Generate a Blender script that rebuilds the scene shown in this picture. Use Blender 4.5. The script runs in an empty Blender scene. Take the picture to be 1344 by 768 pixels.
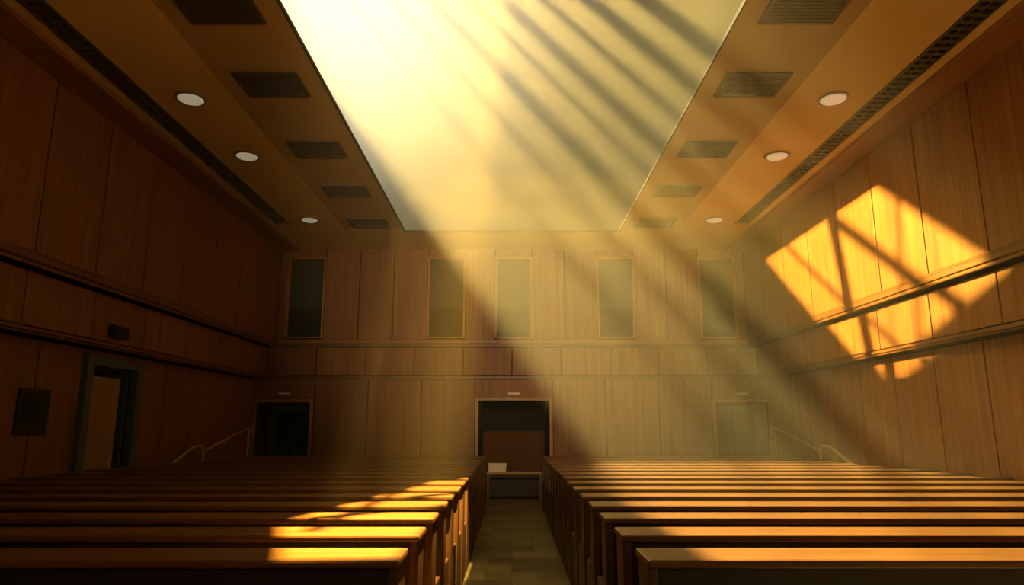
import bpy, bmesh, math, random
from mathutils import Vector, Matrix
random.seed(3)
scene = bpy.context.scene
scene.view_settings.view_transform = 'Standard'

# ------------------------------------------------------------------ materials
def new_mat(name):
    m = bpy.data.materials.new(name); m.use_nodes = True
    nt = m.node_tree
    return m, nt, nt.nodes['Principled BSDF']

def wood(name, dark, light, grain='Z', rough=0.45, island=0.35, fine=14.0, bump=0.05):
    m, nt, p = new_mat(name)
    N, L = nt.nodes, nt.links
    tc = N.new('ShaderNodeTexCoord')
    geo = N.new('ShaderNodeNewGeometry')
    mp = N.new('ShaderNodeMapping')
    s = [fine, fine, fine]; s['XYZ'.index(grain)] = 0.5
    mp.inputs['Scale'].default_value = s
    off = N.new('ShaderNodeVectorMath'); off.operation = 'SCALE'
    comb = N.new('ShaderNodeCombineXYZ')
    for i in range(3): L.new(geo.outputs['Random Per Island'], comb.inputs[i])
    L.new(comb.outputs[0], off.inputs[0]); off.inputs['Scale'].default_value = 37.0
    add = N.new('ShaderNodeVectorMath'); add.operation = 'ADD'
    L.new(tc.outputs['Object'], add.inputs[0]); L.new(off.outputs[0], add.inputs[1])
    L.new(add.outputs[0], mp.inputs['Vector'])
    n1 = N.new('ShaderNodeTexNoise'); n1.inputs['Scale'].default_value = 1.0
    n1.inputs['Detail'].default_value = 6; n1.inputs['Roughness'].default_value = 0.65
    n1.inputs['Distortion'].default_value = 0.4
    L.new(mp.outputs[0], n1.inputs['Vector'])
    ramp = N.new('ShaderNodeValToRGB')
    ramp.color_ramp.elements[0].position = 0.32; ramp.color_ramp.elements[0].color = (*dark, 1)
    ramp.color_ramp.elements[1].position = 0.68; ramp.color_ramp.elements[1].color = (*light, 1)
    L.new(n1.outputs['Fac'], ramp.inputs['Fac'])
    hsv = N.new('ShaderNodeHueSaturation')
    mr = N.new('ShaderNodeMapRange')
    mr.inputs['To Min'].default_value = 1 - island; mr.inputs['To Max'].default_value = 1 + island
    L.new(geo.outputs['Random Per Island'], mr.inputs['Value'])
    L.new(mr.outputs[0], hsv.inputs['Value']); L.new(ramp.outputs['Color'], hsv.inputs['Color'])
    L.new(hsv.outputs[0], p.inputs['Base Color'])
    p.inputs['Roughness'].default_value = rough
    b = N.new('ShaderNodeBump'); b.inputs['Strength'].default_value = bump; b.inputs['Distance'].default_value = 0.01
    L.new(n1.outputs['Fac'], b.inputs['Height']); L.new(b.outputs[0], p.inputs['Normal'])
    return m

def plain(name, col, rough=0.6, var=0.12, scale=3.0, metal=0.0, emit=0.0):
    m, nt, p = new_mat(name)
    N, L = nt.nodes, nt.links
    tc = N.new('ShaderNodeTexCoord')
    n1 = N.new('ShaderNodeTexNoise'); n1.inputs['Scale'].default_value = scale; n1.inputs['Detail'].default_value = 5
    L.new(tc.outputs['Object'], n1.inputs['Vector'])
    mx = N.new('ShaderNodeMix'); mx.data_type = 'RGBA'
    mx.inputs['A'].default_value = (*[c*(1-var) for c in col], 1)
    mx.inputs['B'].default_value = (*[min(1, c*(1+var)) for c in col], 1)
    L.new(n1.outputs['Fac'], mx.inputs['Factor']); L.new(mx.outputs['Result'], p.inputs['Base Color'])
    p.inputs['Roughness'].default_value = rough; p.inputs['Metallic'].default_value = metal
    if emit > 0:
        L.new(mx.outputs['Result'], p.inputs['Emission Color']); p.inputs['Emission Strength'].default_value = emit
    return m

M_PANEL = wood('panel_wood', (0.16, 0.060, 0.016), (0.34, 0.148, 0.040), island=0.13, rough=0.55)
M_TRIM = wood('trim_wood', (0.11, 0.043, 0.013), (0.22, 0.10, 0.03), grain='Y', island=0.05)
M_TRIMX = wood('trim_wood_x', (0.20, 0.085, 0.026), (0.34, 0.16, 0.05), grain='X', island=0.05)
M_CASE = wood('casing_wood', (0.32, 0.15, 0.035), (0.50, 0.25, 0.06), island=0.05)
M_GAP = plain('joint_backing', (0.03, 0.013, 0.005), 0.9)  # dark backing seen in the gaps between panels
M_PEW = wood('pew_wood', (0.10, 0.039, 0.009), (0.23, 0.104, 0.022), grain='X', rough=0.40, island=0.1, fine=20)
M_PEWD = wood('pew_shaded_wood', (0.016, 0.009, 0.006), (0.034, 0.018, 0.010), grain='X', rough=0.6, island=0.15)  # shade of the pew backs put into the colour
M_PEWE = wood('pew_end_wood', (0.07, 0.030, 0.012), (0.13, 0.058, 0.022), rough=0.45, island=0.1)
M_VPAN = wood('vestibule_panel_wood', (0.11, 0.042, 0.014), (0.17, 0.066, 0.022), rough=0.95, island=0.08)
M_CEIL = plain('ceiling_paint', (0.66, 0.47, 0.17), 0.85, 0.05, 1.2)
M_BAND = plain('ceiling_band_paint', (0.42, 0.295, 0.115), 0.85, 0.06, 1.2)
M_SOFF = wood('soffit_wood', (0.20, 0.09, 0.03), (0.34, 0.16, 0.05), grain='Y', island=0.05)
M_DARK = plain('dark_metal', (0.025, 0.022, 0.018), 0.6)
M_GRILLE = plain('grille_metal', (0.075, 0.065, 0.045), 0.55)
M_GLASS = plain('window_pane_dark', (0.030, 0.042, 0.030), 0.6, 0.1, 1.0)
M_BLIND = plain('window_blind', (0.010, 0.013, 0.009), 0.8)
M_TEAL = plain('door_frame_paint', (0.070, 0.11, 0.08), 0.5)
M_LEAF = wood('door_leaf_wood', (0.26, 0.15, 0.06), (0.38, 0.23, 0.10), island=0.03)
M_VOID = plain('vestibule_dark', (0.016, 0.019, 0.015), 0.9)  # near-black tone for vestibule, door recesses and notice board
M_RAIL = plain('brushed_rail', (0.60, 0.44, 0.25), 0.35, metal=0.2)
M_WHITE = plain('card_white', (0.8, 0.78, 0.65), 0.6)
M_LAMP = plain('lamp_diffuser', (0.85, 0.75, 0.48), 0.5, 0.02, emit=0.32)
M_RING = plain('lamp_ring', (0.25, 0.18, 0.09), 0.5)

# floor: tiles
def floor_mat():
    m, nt, p = new_mat('floor_tiles'); N, L = nt.nodes, nt.links
    tc = N.new('ShaderNodeTexCoord')
    br = N.new('ShaderNodeTexBrick'); br.offset = 0.5
    br.inputs['Color1'].default_value = (0.085, 0.080, 0.052, 1)
    br.inputs['Color2'].default_value = (0.32, 0.30, 0.19, 1)
    br.inputs['Mortar'].default_value = (0.05, 0.045, 0.03, 1)
    br.inputs['Scale'].default_value = 1.0
    br.inputs['Brick Width'].default_value = 0.62; br.inputs['Row Height'].default_value = 0.45
    br.inputs['Mortar Size'].default_value = 0.006
    L.new(tc.outputs['Object'], br.inputs['Vector'])
    n = N.new('ShaderNodeTexNoise'); n.inputs['Scale'].default_value = 6; n.inputs['Detail'].default_value = 6
    L.new(tc.outputs['Object'], n.inputs['Vector'])
    mx = N.new('ShaderNodeMix'); mx.data_type = 'RGBA'; mx.blend_type = 'MULTIPLY'; mx.inputs['Factor'].default_value = 0.35
    L.new(br.outputs['Color'], mx.inputs['A']); L.new(n.outputs['Fac'], mx.inputs['B'])
    L.new(mx.outputs['Result'], p.inputs['Base Color']); p.inputs['Roughness'].default_value = 0.38
    return m
M_FLOOR = floor_mat()

# ------------------------------------------------------------------ mesh helpers
def make(name, boxes, parent=None, bevel=0.0, extra=None):
    """boxes: list of (x0,x1,y0,y1,z0,z1,mat). one mesh object."""
    bm = bmesh.new(); mats = []
    def mi(m):
        if m not in mats: mats.append(m)
        return mats.index(m)
    for b in boxes:
        x0, x1, y0, y1, z0, z1, m = b
        k = mi(m)
        r = bmesh.ops.create_cube(bm, size=1.0)
        for v in r['verts']:
            v.co = Vector(((x0+x1)/2 + v.co.x*(x1-x0), (y0+y1)/2 + v.co.y*(y1-y0), (z0+z1)/2 + v.co.z*(z1-z0)))
        for f in {f for v in r['verts'] for f in v.link_faces}: f.material_index = k
    if extra: extra(bm, mi)
    me = bpy.data.meshes.new(name); bm.to_mesh(me); bm.free()
    for m in mats: me.materials.append(m)
    o = bpy.data.objects.new(name, me); scene.collection.objects.link(o)
    if parent: o.parent = parent
    if bevel > 0:
        md = o.modifiers.new('bevel', 'BEVEL'); md.width = bevel; md.segments = 2; md.limit_method = 'ANGLE'
    return o

def empty(name, loc=(0, 0, 0)):
    e = bpy.data.objects.new(name, None); e.location = loc; e.empty_display_size = 0.2
    scene.collection.objects.link(e); return e

def add_cyl(bm, k, c, r, depth, axis='Z', seg=32, r2=None):
    mat = Matrix.Translation(c)
    if axis == 'Y': mat = mat @ Matrix.Rotation(math.pi/2, 4, 'X')
    if axis == 'X': mat = mat @ Matrix.Rotation(math.pi/2, 4, 'Y')
    res = bmesh.ops.create_cone(bm, cap_ends=True, segments=seg, radius1=r, radius2=r2 if r2 is not None else r, depth=depth, matrix=mat)
    for f in {f for v in res['verts'] for f in v.link_faces}:
        f.material_index = k

# ------------------------------------------------------------------ dimensions
H = 1.7
D = 16.4
XU, XM, XL = 5.75, 5.92, 6.18
ZC = 6.05
ZCT = 6.09
Z1a, Z1b = 3.60, 3.77
Z2a, Z2b = 2.82, 2.90
YN = -3.0
WX = 2.45
WY0, WY1 = 3.5, 14.9
g = 0.012

def run(a, b, w):
    n = max(1, round((b-a)/w)); s = (b-a)/n
    return [(a+i*s, a+(i+1)*s) for i in range(n)]

# floor
make('floor', [(-6.9, 6.9, YN-0.2, 19.0, -0.1, 0.0, M_FLOOR)])

# ---------------- side walls
def side_wall(sgn, name):
    bx = []
    def X(a, b, *r):
        x0, x1 = sorted((sgn*a, sgn*b)); bx.append((x0, x1, *r))
    door = (9.92, 11.10) if sgn < 0 else None
    X(XU+0.03, 6.9, YN, D, Z1a, ZC+0.1, M_GAP)
    X(XM+0.03, 6.9, YN, D, Z2a, Z1a, M_GAP)
    segs = [(YN, door[0]), (door[1], D)] if door else [(YN, D)]
    for a, b in segs: X(XL+0.03, 6.9, a, b, 0, Z2a, M_GAP)
    if door: X(XL+0.03, 6.9, door[0], door[1], 2.58, Z2a, M_GAP)
    # panels
    for a, b in run(YN, D, 1.22):
        X(XU, XU+0.03, a+g, b-g, Z1b, ZC, M_PANEL)
    for a, b in run(YN, D, 1.35):
        X(XM, XM+0.03, a+g, b-g, Z2b+0.02, Z1a-0.02, M_PANEL)
    for s in segs:
        for a, b in run(s[0], s[1], 1.1):
            X(XL, XL+0.03, a+g, b-g, 0.85, Z2a-0.01, M_PANEL)
            X(XL, XL+0.03, a+g, b-g, 0.14, 0.82, M_PANEL)
    if door: X(XL, XL+0.03, door[0], door[1], 2.58, Z2a-0.01, M_PANEL)
    return make(name, bx, bevel=0.006)
side_wall(-1, 'wall_left'); side_wall(1, 'wall_right')

def side_trim(sgn):
    s = 'left' if sgn < 0 else 'right'
    def mk(nm, a, b, y0, y1, z0, z1, m=M_TRIM):
        x0, x1 = sorted((sgn*a, sgn*b)); return (x0, x1, y0, y1, z0, z1, m)
    make('trim_ledge_upper_'+s, [mk('', XU-0.03, XU+0.2, YN, D, Z1a+0.05, Z1b-0.04),
                                 mk('', XU-0.0, XU+0.2, YN, D, Z1a, Z1a+0.05), mk('', XU-0.01, XU+0.2, YN, D, Z1b-0.04, Z1b)], bevel=0.01)
    make('trim_ledge_lower_'+s, [mk('', XM-0.03, XM+0.25, YN, D, Z2a+0.03, Z2b),
                                 mk('', XM, XM+0.25, YN, D, Z2a, Z2a+0.03)], bevel=0.01)
    segs = [(YN, 9.76), (11.26, D)] if sgn < 0 else [(YN, D)]
    make('baseboard_'+s, [mk('', XL-0.03, XL+0.03, a, b, 0, 0.14) for a, b in segs], bevel=0.008)
side_trim(-1); side_trim(1)

# ---------------- back wall
wins = [-5.08, -1.615, 0.04, 2.555, 5.07]
WW = 0.46
ZW0, ZW1 = 3.81, 5.84
doors = [(-6.1, -4.82, 2.27), (-0.80, 0.89, 2.31), (4.86, 6.12, 2.27)]
bx = []
Y0, Y1 = D+0.03, D+0.30
# backing lower
xs = [-6.9, doors[0][0], doors[0][1], doors[1][0], doors[1][1], doors[2][0], doors[2][1], 6.9]
for i in range(0, 8, 2): bx.append((xs[i], xs[i+1], Y0, Y1, 0, 2.4, M_GAP))
for d in doors: bx.append((d[0], d[1], Y0, Y1, d[2], 2.4, M_GAP))
bx.append((-6.9, 6.9, Y0, Y1, 2.4, ZW0, M_GAP))
# backing upper
e = [-6.9]
for w in wins: e += [w-WW, w+WW]
e.append(6.9)
for i in range(0, len(e), 2): bx.append((e[i], e[i+1], Y0, Y1, ZW0, ZW1, M_GAP))
bx.append((-6.9, 6.9, Y0, Y1, ZW1, ZC+0.1, M_GAP))
# panels upper
for i in range(0, len(e), 2):
    a, b = max(e[i], -XU), min(e[i+1], XU)
    if b-a < 0.03: continue
    for p, q in run(a, b, 0.85): bx.append((p+g, q-g, D, Y0, Z1b, ZC, M_PANEL))
for w in wins: bx.append((w-WW+g, w+WW-g, D, Y0, ZW1+0.01, ZC, M_PANEL))
for p, q in run(-XM, XM, 1.22): bx.append((p+g, q-g, D, Y0, Z2b+0.02, Z1a-0.02, M_PANEL))
for a, b in [(doors[0][1]+0.08, doors[1][0]-0.08), (doors[1][1]+0.08, doors[2][0]-0.08)]:
    for p, q in run(a, b, 1.22):
        bx.append((p+g, q-g, D, Y0, 0.14, Z2a-0.01, M_PANEL))
for d in doors: bx.append((d[0]-0.07, d[1]+0.07, D, Y0, d[2]+0.08, Z2a-0.01, M_PANEL))
make('wall_back', bx, bevel=0.006)
make('trim_ledge_upper_back', [(-XU, XU, D-0.09, D+0.03, Z1a+0.07, Z1b, M_TRIMX), (-XM, XM, D-0.04, D+0.03, Z1a, Z1a+0.07, M_TRIM)], bevel=0.012)
make('trim_ledge_lower_back', [(-XM, XM, D-0.05, D+0.03, Z2a, Z2b, M_TRIM)], bevel=0.01)
make('baseboard_back', [(a, b, D-0.025, D+0.03, 0, 0.14, M_TRIM) for a, b in [(doors[0][1]+0.09, doors[1][0]-0.09), (doors[1][1]+0.09, doors[2][0]-0.09)]], bevel=0.006)

# windows
for i, w in enumerate(wins):
    f = 0.045
    make('window_%d' % (i+1), [
        (w-WW, w-WW+f, D-0.03, D+0.16, ZW0, ZW1, M_CASE), (w+WW-f, w+WW, D-0.03, D+0.16, ZW0, ZW1, M_CASE),
        (w-WW+f, w+WW-f, D-0.03, D+0.16, ZW1-f, ZW1, M_CASE), (w-WW+f, w+WW-f, D-0.03, D+0.16, ZW0, ZW0+0.03, M_CASE),
        (w-WW+f, w+WW-f, D+0.10, D+0.12, ZW0+0.03, ZW1-f, M_GLASS),
        (w-WW+f, w+WW-f, D+0.06, D+0.10, 4.53, 4.57, M_DARK),
        (w-WW+f, w+WW-f, D+0.09, D+0.10, ZW0+0.03, 4.53, M_BLIND),
        ] + [(w-WW+f+0.01, w+WW-f-0.01, D+0.07, D+0.09, ZW0+0.04+j*0.06, ZW0+0.085+j*0.06, M_BLIND) for j in range(11)], bevel=0.004)

# back doors (side): casing, recess, leaf
for n, d in ((1, doors[0]), (2, doors[2])):
    x0, x1, zt = d
    c = 0.07
    make('door_%d' % n, [
        (x0-c, x0, D-0.03, D+0.03, 0, zt+c, M_CASE), (x1, x1+c, D-0.03, D+0.03, 0, zt+c, M_CASE), (x0, x1, D-0.03, D+0.03, zt, zt+c, M_CASE),
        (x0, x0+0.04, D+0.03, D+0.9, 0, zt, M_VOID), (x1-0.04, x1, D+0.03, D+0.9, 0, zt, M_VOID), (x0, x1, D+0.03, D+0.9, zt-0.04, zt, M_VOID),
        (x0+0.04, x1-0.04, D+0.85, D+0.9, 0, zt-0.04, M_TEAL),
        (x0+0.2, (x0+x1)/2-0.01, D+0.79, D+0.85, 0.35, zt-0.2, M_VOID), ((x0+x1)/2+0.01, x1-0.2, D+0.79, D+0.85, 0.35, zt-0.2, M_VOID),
        ((x0+x1)/2-0.12, (x0+x1)/2-0.09, D+0.74, D+0.79, 1.0, 1.35, M_TEAL), ((x0+x1)/2+0.09, (x0+x1)/2+0.12, D+0.74, D+0.79, 1.0, 1.35, M_TEAL),
        ], bevel=0.004)
# centre doorway and vestibule
x0, x1, zt = doors[1]; c = 0.08
make('trim_centre_doorway', [(x0-c, x0, D-0.03, D+0.04, 0, zt+c, M_CASE), (x1, x1+c, D-0.03, D+0.04, 0, zt+c, M_CASE), (x0, x1, D-0.03, D+0.04, zt, zt+c, M_CASE)], bevel=0.006)
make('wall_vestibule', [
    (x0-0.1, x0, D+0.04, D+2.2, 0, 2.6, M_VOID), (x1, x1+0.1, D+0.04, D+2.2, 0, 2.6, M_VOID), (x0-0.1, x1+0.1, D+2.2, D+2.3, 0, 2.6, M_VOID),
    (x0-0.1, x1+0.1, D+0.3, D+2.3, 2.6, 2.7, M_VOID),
    (x0+0.08, x1-0.08, D+1.06, D+1.09, 0.1, 1.60, M_VOID),
    (x0+0.08, 0.12, D+1.0, D+1.05, 0.1, 1.58, M_VPAN), (0.13, x1-0.08, D+1.0, D+1.05, 0.1, 1.58, M_VPAN)], bevel=0.006)
make('side_table', [
    (x0+0.12, x1-0.10, D+0.12, D+0.62, 0.60, 0.65, M_CASE),
    (x0+0.20, x1-0.18, D+0.18, D+0.56, 0.50, 0.60, M_PEWD),
    (x0+0.18, x0+0.26, D+0.16, D+0.24, 0, 0.60, M_PEWE), (x1-0.24, x1-0.16, D+0.16, D+0.24, 0, 0.60, M_PEWE),
    (x0+0.26, x1-0.24, D+0.50, D+0.53, 0.05, 0.50, M_PEWD),
    (x0+0.18, x0+0.26, D+0.50, D+0.58, 0, 0.60, M_PEWE), (x1-0.24, x1-0.16, D+0.50, D+0.58, 0, 0.60, M_PEWE)], bevel=0.006)
make('paper_box', [(-0.56, -0.14, D+0.24, D+0.42, 0.65, 0.83, M_WHITE), (-0.57, -0.13, D+0.23, D+0.43, 0.78, 0.84, M_WHITE)], bevel=0.006)
# small fixtures above the doors
for xx in (-5.46, 0.04, 5.49):
    make('door_sign_light', [(xx-0.14, xx+0.14, D-0.07, D, 2.44, 2.50, M_WHITE), (xx-0.10, xx+0.10, D-0.05, D, 2.50, 2.53, M_RING)], bevel=0.006)

# left wall door
dy0, dy1, dz = 9.92, 11.10, 2.58
make('door_3', [
    (-XL-0.06, -XL+0.09, dy0-0.16, dy0, 0, dz+0.16, M_TEAL), (-XL-0.06, -XL+0.09, dy1, dy1+0.16, 0, dz+0.16, M_TEAL), (-XL-0.06, -XL+0.09, dy0, dy1, dz, dz+0.16, M_TEAL),
    (-XL-0.45, -XL-0.06, dy0, dy0+0.03, 0, dz, M_TEAL), (-XL-0.45, -XL-0.06, dy1-0.03, dy1, 0, dz, M_TEAL), (-XL-0.45, -XL-0.06, dy0+0.03, dy1-0.03, dz-0.03, dz, M_TEAL),
    (-XL-0.50, -XL-0.45, dy0, dy1, 0, dz, M_VOID),
    (-XL-0.08, -XL-0.03, dy0+0.04, dy1-0.28, 0.02, dz-0.14, M_LEAF),
    (-XL-0.03, -XL+0.01, dy1-0.42, dy1-0.39, 1.0, 1.25, M_RAIL)], bevel=0.008)
make('notice_board', [(-XL, -XL+0.04, 8.55, 9.12, 1.60, 2.18, M_DARK), (-XL+0.04, -XL+0.05, 8.6, 9.07, 1.65, 2.13, M_VOID)], bevel=0.006)
make('exit_sign', [(-XM, -XM+0.09, 9.85, 10.25, 2.98, 3.17, M_DARK), (-XM+0.09, -XM+0.10, 9.88, 10.22, 3.0, 3.15, M_BLIND)], bevel=0.006)

# rear wall behind the camera
make('wall_front', [(-6.9, 6.9, YN-0.2, YN, 0, ZC+0.1, M_PANEL)])

# ---------------- ceiling
cb = []
for s in (-1, 1):
    def X(a, b, *r):
        p, q = sorted((s*a, s*b)); cb.append((p, q, *r))
    X(3.75, 4.86, YN, D+0.3, ZC, ZCT, M_CEIL)
    X(4.86, 5.14, 14.2, D+0.3, ZC, ZCT, M_CEIL)
    X(4.86, 5.14, YN, 14.2, ZC+0.07, ZC+0.1, M_DARK)
    X(5.14, 5.30, YN, D+0.3, ZC, ZC+0.1, M_CEIL)
    X(5.30, 5.80, YN, D+0.3, ZC+0.04, ZC+0.1, M_CEIL)
    X(4.80, 4.86, YN, D+0.3, ZCT, ZC+0.1, M_CEIL)
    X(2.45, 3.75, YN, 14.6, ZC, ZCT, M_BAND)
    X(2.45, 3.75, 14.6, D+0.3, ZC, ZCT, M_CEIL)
cb.append((-WX, WX, YN, WY0, ZC, ZCT, M_CEIL)); cb.append((-WX, WX, WY1, D+0.3, ZC, ZCT, M_CEIL))
make('ceiling', cb)
make('skylight_edge_mask', [(-WX, -WX+0.02, WY0, WY1, ZC-0.005, ZCT+0.005, M_DARK), (WX-0.02, WX, WY0, WY1, ZC-0.005, ZCT+0.005, M_DARK),  # dark strips added to mute the bright sunlit slab edge
     (-WX+0.02, WX-0.02, WY1-0.02, WY1, ZC-0.005, ZCT+0.005, M_DARK), (-WX+0.02, WX-0.02, WY0, WY0+0.02, ZC-0.005, ZCT+0.005, M_DARK)])
for s, n in ((-1, 'left'), (1, 'right')):
    a, b = sorted((s*5.30, s*XU))
    make('trim_soffit_'+n, [(a, b, YN, D, ZC-0.06, ZC+0.04, M_SOFF)], bevel=0.01)
    a, b = sorted((s*4.86, s*5.14))
    fr = [(a, a+0.03, YN, 14.2, ZC-0.02, ZC+0.05, M_GRILLE), (b-0.03, b, YN, 14.2, ZC-0.02, ZC+0.05, M_GRILLE), ((a+b)/2-0.01, (a+b)/2+0.01, YN, 14.2, ZC-0.015, ZC+0.05, M_GRILLE)]
    y = YN+0.05
    while y < 14.15:
        fr.append((a+0.03, b-0.03, y, y+0.05, ZC-0.01, ZC+0.04, M_GRILLE)); y += 0.13
    make('air_vent_strip', fr)
    for y in (4.6, 6.4, 8.07, 10.15, 12.1, 14.1):
        cx = s*3.1
        fr = [(cx-0.41, cx+0.41, y-0.31, y-0.27, ZC-0.03, ZC, M_GRILLE), (cx-0.41, cx+0.41, y+0.27, y+0.31, ZC-0.03, ZC, M_GRILLE),
              (cx-0.41, cx-0.37, y-0.27, y+0.27, ZC-0.03, ZC, M_GRILLE), (cx+0.37, cx+0.41, y-0.27, y+0.27, ZC-0.03, ZC, M_GRILLE),
              (cx-0.37, cx+0.37, y-0.27, y+0.27, ZC-0.008, ZC, M_DARK)]
        for j in range(9):
            fr.append((cx-0.37, cx+0.37, y-0.255+j*0.06, y-0.225+j*0.06, ZC-0.022, ZC-0.008, M_GRILLE))
        make('ceiling_air_grille', fr)
    for y in (4.7, 8.45, 10.42, 13.9):
        def ex(bm, mi, y=y, cx=s*4.33):
            add_cyl(bm, mi(M_RING), (cx, y, ZC-0.012), 0.195, 0.024, seg=40, r2=0.205)
            add_cyl(bm, mi(M_LAMP), (cx, y, ZC-0.03), 0.15, 0.02, seg=40, r2=0.17)
        make('recessed_downlight', [], extra=ex)

# ---------------- pews
def pew(x0, x1, y, in_side):
    """y = near (camera side) edge of the top rail"""
    r = empty('pew', ((x0+x1)/2, y, 0))
    cx, cy = (x0+x1)/2, y
    def L(b): return [(q[0]-cx, q[1]-cx, q[2]-cy, q[3]-cy, q[4], q[5], q[6]) for q in b]
    make('top_rail', L([(x0, x1, y-0.03, y+0.31, 1.05, 1.09, M_PEW)]), r, bevel=0.012)
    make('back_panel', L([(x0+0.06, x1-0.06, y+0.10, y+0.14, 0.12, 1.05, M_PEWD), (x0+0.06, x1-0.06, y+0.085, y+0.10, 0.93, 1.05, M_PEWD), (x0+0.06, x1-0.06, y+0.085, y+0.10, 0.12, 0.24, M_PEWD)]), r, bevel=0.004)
    make('seat', L([(x0+0.06, x1-0.06, y+0.14, y+0.56, 0.41, 0.45, M_PEW)]), r, bevel=0.01)
    ends = []
    for e0, e1 in ((x0+0.01, x0+0.06), (x1-0.06, x1-0.01)):
        ends += [(e0, e1, y+0.03, y+0.27, 0.0, 1.05, M_PEWE), (e0, e1, y+0.27, y+0.57, 0.0, 0.60, M_PEWE)]
    make('end_panels', L(ends), r, bevel=0.008)
ys = [3.36 + i*0.735 for i in range(16)]
for i, y in enumerate(ys):
    far = y > 11.2
    xo = 5.72 if far else 6.08
    pew(-xo, -0.53, y, 1); pew(0.63, xo, y, -1)

# ---------------- steps with handrails at the sides
for s, n in ((-1, 'left'), (1, 'right')):
    a, b = sorted((s*5.76, s*(XL-0.01)))
    make('side_steps', [(a, b, 12.4, 13.1, 0, 0.12, M_FLOOR), (a, b, 13.1, 13.8, 0, 0.24, M_FLOOR), (a, b, 13.8, D-0.04, 0, 0.36, M_FLOOR)], bevel=0.008)
    cu = bpy.data.curves.new('handrail', 'CURVE'); cu.dimensions = '3D'; cu.bevel_depth = 0.026; cu.bevel_resolution = 4
    X = s*5.86
    def sp(pts):
        q = cu.splines.new('POLY'); q.points.add(len(pts)-1)
        for i, p in enumerate(pts): q.points[i].co = (*p, 1)
    sp([(X, 12.0, 0.95), (X, 12.05, 1.08), (X, 12.8, 1.34), (X, 13.15, 1.34), (X, 13.2, 1.24)])
    sp([(X, 13.2, 1.24), (X, 15.5, 1.70), (X, 15.6, 1.68), (X, 15.6, 1.5)])
    sp([(X, 12.15, 0.0), (X, 12.15, 1.08)]); sp([(X, 13.2, 0.24), (X, 13.2, 1.26)]); sp([(X, 15.4, 0.36), (X, 15.4, 1.68)])
    cu.materials.append(M_RAIL)
    o = bpy.data.objects.new('handrail', cu); scene.collection.objects.link(o)

# ---------------- light: sky
w = bpy.data.worlds.new('sky'); scene.world = w; w.use_nodes = True
nt = w.node_tree; N, L = nt.nodes, nt.links
bg = N['Background']
tc = N.new('ShaderNodeTexCoord')
dt = N.new('ShaderNodeVectorMath'); dt.operation = 'DOT_PRODUCT'
gd = Vector((-0.225, 0.906, 0.640)).normalized(); dt.inputs[1].default_value = gd
L.new(tc.outputs['Generated'], dt.inputs[0])
mx0 = N.new('ShaderNodeMath'); mx0.operation = 'MAXIMUM'; mx0.inputs[1].default_value = 0; L.new(dt.outputs['Value'], mx0.inputs[0])
pw = N.new('ShaderNodeMath'); pw.operation = 'POWER'; pw.inputs[1].default_value = 55; L.new(mx0.outputs[0], pw.inputs[0])
mix = N.new('ShaderNodeMix'); mix.data_type = 'RGBA'
mix.inputs['A'].default_value = (0.085, 0.073, 0.032, 1); mix.inputs['B'].default_value = (1.7, 1.40, 0.80, 1)
L.new(pw.outputs[0], mix.inputs['Factor']); L.new(mix.outputs['Result'], bg.inputs['Color'])
bg.inputs['Strength'].default_value = 1.0

# sun
sd = Vector((-1.043, 0.713, 1.55)).normalized()
sl = bpy.data.lights.new('sun', 'SUN'); sl.energy = 31; sl.angle = math.radians(1.3); sl.color = (1.0, 0.74, 0.28)
so = bpy.data.objects.new('sun', sl); so.rotation_euler = sd.to_track_quat('Z', 'Y').to_euler(); so.location = (-8, 18, 22)
scene.collection.objects.link(so)

# unseen fan of blades added high above the opening to cut sun streaks
ZL = 16.5
hub = Vector((-9.96, 6.81, ZL))
def streak_fan(bm, mi):
    k = mi(M_DARK)
    tilt = math.radians(11.2)
    def brg(px, py=250):
        c = Vector(((px-672)/889, 1, (384-py)/889))
        wv = Vector((c.x, c.y*math.cos(tilt)-c.z*math.sin(tilt), c.y*math.sin(tilt)+c.z*math.cos(tilt)))
        v = wv - sd*(wv.z/sd.z)
        return math.degrees(math.atan2(v.x, v.y))
    blades = [(-70, brg(530))]
    for a, b in [(668, 676), (738, 750), (796, 824), (866, 882), (915, 945), (990, 1012), (1058, 1098), (1150, 1200)]:
        blades.append((brg(a), brg(b)))
    for a, b in blades:
        n = max(1, int(abs(b-a)/8)); prev = None
        for i in range(n+1):
            t = math.radians(a + (b-a)*i/n); dvec = Vector((math.sin(t), math.cos(t), 0))
            r = min(16.0, (21.2-hub.y)/max(0.2, dvec.y))
            q = (bm.verts.new(hub + dvec*0.3), bm.verts.new(hub + dvec*r))
            if prev: bm.faces.new([prev[0], prev[1], q[1], q[0]]).material_index = k
            prev = q
make('streak_fan_gobo', [], extra=streak_fan)

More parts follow.
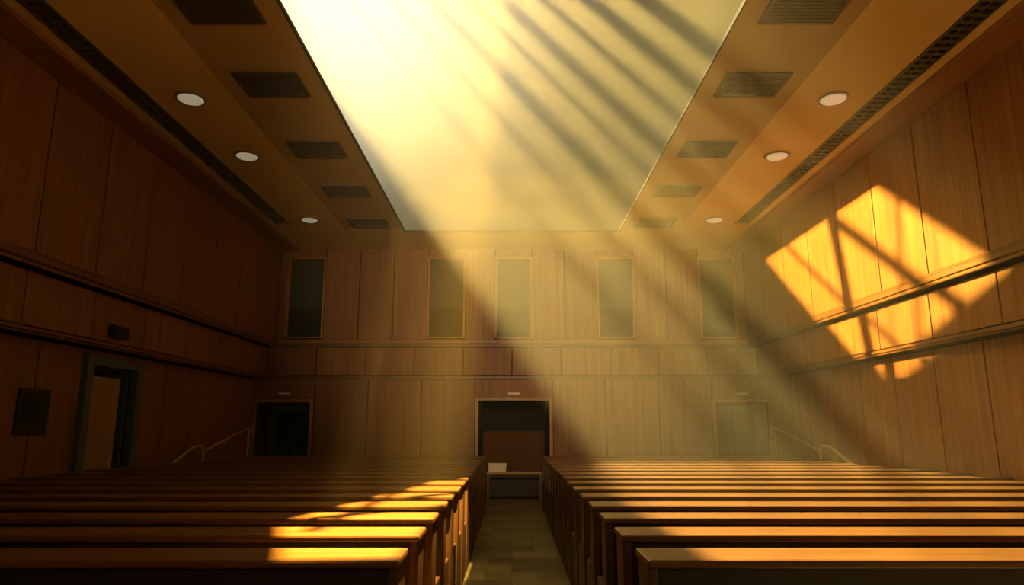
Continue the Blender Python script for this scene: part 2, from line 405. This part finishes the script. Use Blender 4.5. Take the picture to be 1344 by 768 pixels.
# ---------------- added spot and mask, unseen above the roof -> sun patch on the right wall
P = Vector((-6.0, 13.0, 7.6)); s = 0.10
def gp(y, z):
    return P + s*(Vector((XU, y, z)) - P)
poly = [(14.9, 5.42), (10.2, 5.42), (7.9, 3.65), (11.15, 2.55)]
def gobo(bm, mi):
    k = mi(M_DARK)
    inner = [gp(*q) for q in poly]
    x = inner[0].x
    cz = P.z - 0.34
    outer = [Vector((x, 13.9, cz+0.72)), Vector((x, 11.9, cz+0.72)), Vector((x, 11.9, cz-0.8)), Vector((x, 13.9, cz-0.8))]
    iv = [bm.verts.new(p) for p in inner]; ov = [bm.verts.new(p) for p in outer]
    for i in range(4):
        j = (i+1) % 4
        bm.faces.new([iv[i], iv[j], ov[j], ov[i]]).material_index = k
    def bar(a, b, w):
        A, B = gp(*a), gp(*b); t = (B-A).normalized(); nn = Vector((0, -t.z, t.y))*w*s/2
        bm.faces.new([bm.verts.new(q) for q in (A-nn, A+nn, B+nn, B-nn)]).material_index = k
    bar((11.75, 5.6), (11.1, 2.4), 0.32)
    bar((9.6, 5.6), (9.9, 2.4), 0.10)
    bar((12.0, 5.6), (8.0, 2.7), 0.24)
    bar((14.0, 5.6), (9.6, 2.4), 0.12)
make('wall_patch_gobo', [], extra=gobo)
def spot(name, loc, tgt, energy, ang, col, size=0.02, blend=0.1):
    l = bpy.data.lights.new(name, 'SPOT'); l.energy = energy; l.spot_size = math.radians(ang); l.spot_blend = blend
    l.shadow_soft_size = size; l.color = col
    o = bpy.data.objects.new(name, l); o.location = loc
    o.rotation_euler = (Vector(loc)-Vector(tgt)).to_track_quat('Z', 'Y').to_euler()
    scene.collection.objects.link(o)
spot('wall_patch_spot', P, (XU, 11.2, 4.3), 70000, 46, (1.0, 0.59, 0.09), 0.012)

# ---------------- added spot and unseen mask above the opening -> light pattern on the left pews
Q = Vector((0.3, 4.7, 9.0)); zq = 8.0
def fq(x, y, z=1.09):
    T = Vector((x, y, z)); t = (Q.z-zq)/(Q.z-z); return Q + t*(T-Q)
def gobo2(bm, mi):
    k = mi(M_DARK)
    inner = [fq(-1.08, 3.36), fq(-0.55, 3.40), fq(-0.45, 8.6), fq(-0.85, 8.2), fq(-1.5, 4.6)]
    iv = [bm.verts.new(p) for p in inner]
    x0, x1, y0, y1 = Q.x-0.75, Q.x+0.45, Q.y-0.6, Q.y+0.85
    outer = [bm.verts.new(p) for p in (Vector((x0, y0, zq)), Vector((x1, y0, zq)), Vector((x1, y1, zq)), Vector((x0, y1, zq)), Vector((x0, inner[4].y, zq)))]
    for i in range(5):
        j = (i+1) % 5
        bm.faces.new([iv[i], iv[j], outer[j], outer[i]]).material_index = k
    def bar(a, b, w):
        A, B = fq(*a), fq(*b); t = (B-A).normalized(); nn = Vector((-t.y, t.x, 0))*w*0.125/2
        bm.faces.new([bm.verts.new(q) for q in (A-nn, A+nn, B+nn, B-nn)]).material_index = k
    bar((-2.0, 4.2), (0.4, 6.4), 0.14); bar((-2.0, 5.2), (0.4, 7.4), 0.16); bar((-1.2, 4.2), (-1.0, 8.4), 0.10)
make('pew_patch_gobo', [], extra=gobo2)
spot('pew_patch_spot', Q, (-0.8, 5.4, 1.1), 60000, 44, (1.0, 0.60, 0.12), 0.01)

# fill lights added behind the viewer to lift ceiling and back wall
al = bpy.data.lights.new('added_fill_area', 'AREA'); al.shape = 'RECTANGLE'; al.size = 5; al.size_y = 0.8; al.energy = 54; al.color = (1, 0.70, 0.36)
ao = bpy.data.objects.new('added_fill_area', al); ao.location = (0, -2.7, 2.6); ao.rotation_euler = (math.radians(90+50), 0, 0); scene.collection.objects.link(ao)
spot('added_back_wall_spot', (0, -2.4, 3.6), (0, 16.4, 5.2), 6800, 38, (1.0, 0.62, 0.25), 0.25, 1.0)

# ---------------- haze
def haze(nm, dens, col):
    mh = bpy.data.materials.new(nm); mh.use_nodes = True
    nt = mh.node_tree; nt.nodes.clear()
    out = nt.nodes.new('ShaderNodeOutputMaterial'); vs = nt.nodes.new('ShaderNodeVolumeScatter')
    vs.inputs['Color'].default_value = (*col, 1); vs.inputs['Density'].default_value = dens; vs.inputs['Anisotropy'].default_value = 0.68
    nt.links.new(vs.outputs[0], out.inputs['Volume']); return mh
make('haze_volume', [(-5.7, 5.7, 5.0, D-0.1, 1.12, ZC-0.07, haze('haze_volume', 0.034, (1.0, 0.84, 0.48)))])
make('haze_volume', [(-5.5, 5.5, 8.0, 17.0, 7.7, 13.0, haze('haze_added_outside', 0.021, (1.0, 0.86, 0.48)))])  # haze added above the roof so streaks show through the opening

# ---------------- camera
cd = bpy.data.cameras.new('camera'); cd.sensor_width = 36; cd.lens = 889/1344*36; cd.clip_start = 0.05
co = bpy.data.objects.new('camera', cd); co.location = (0, 0, H); co.rotation_euler = (math.radians(90+11.2), 0, 0)
scene.collection.objects.link(co); scene.camera = co
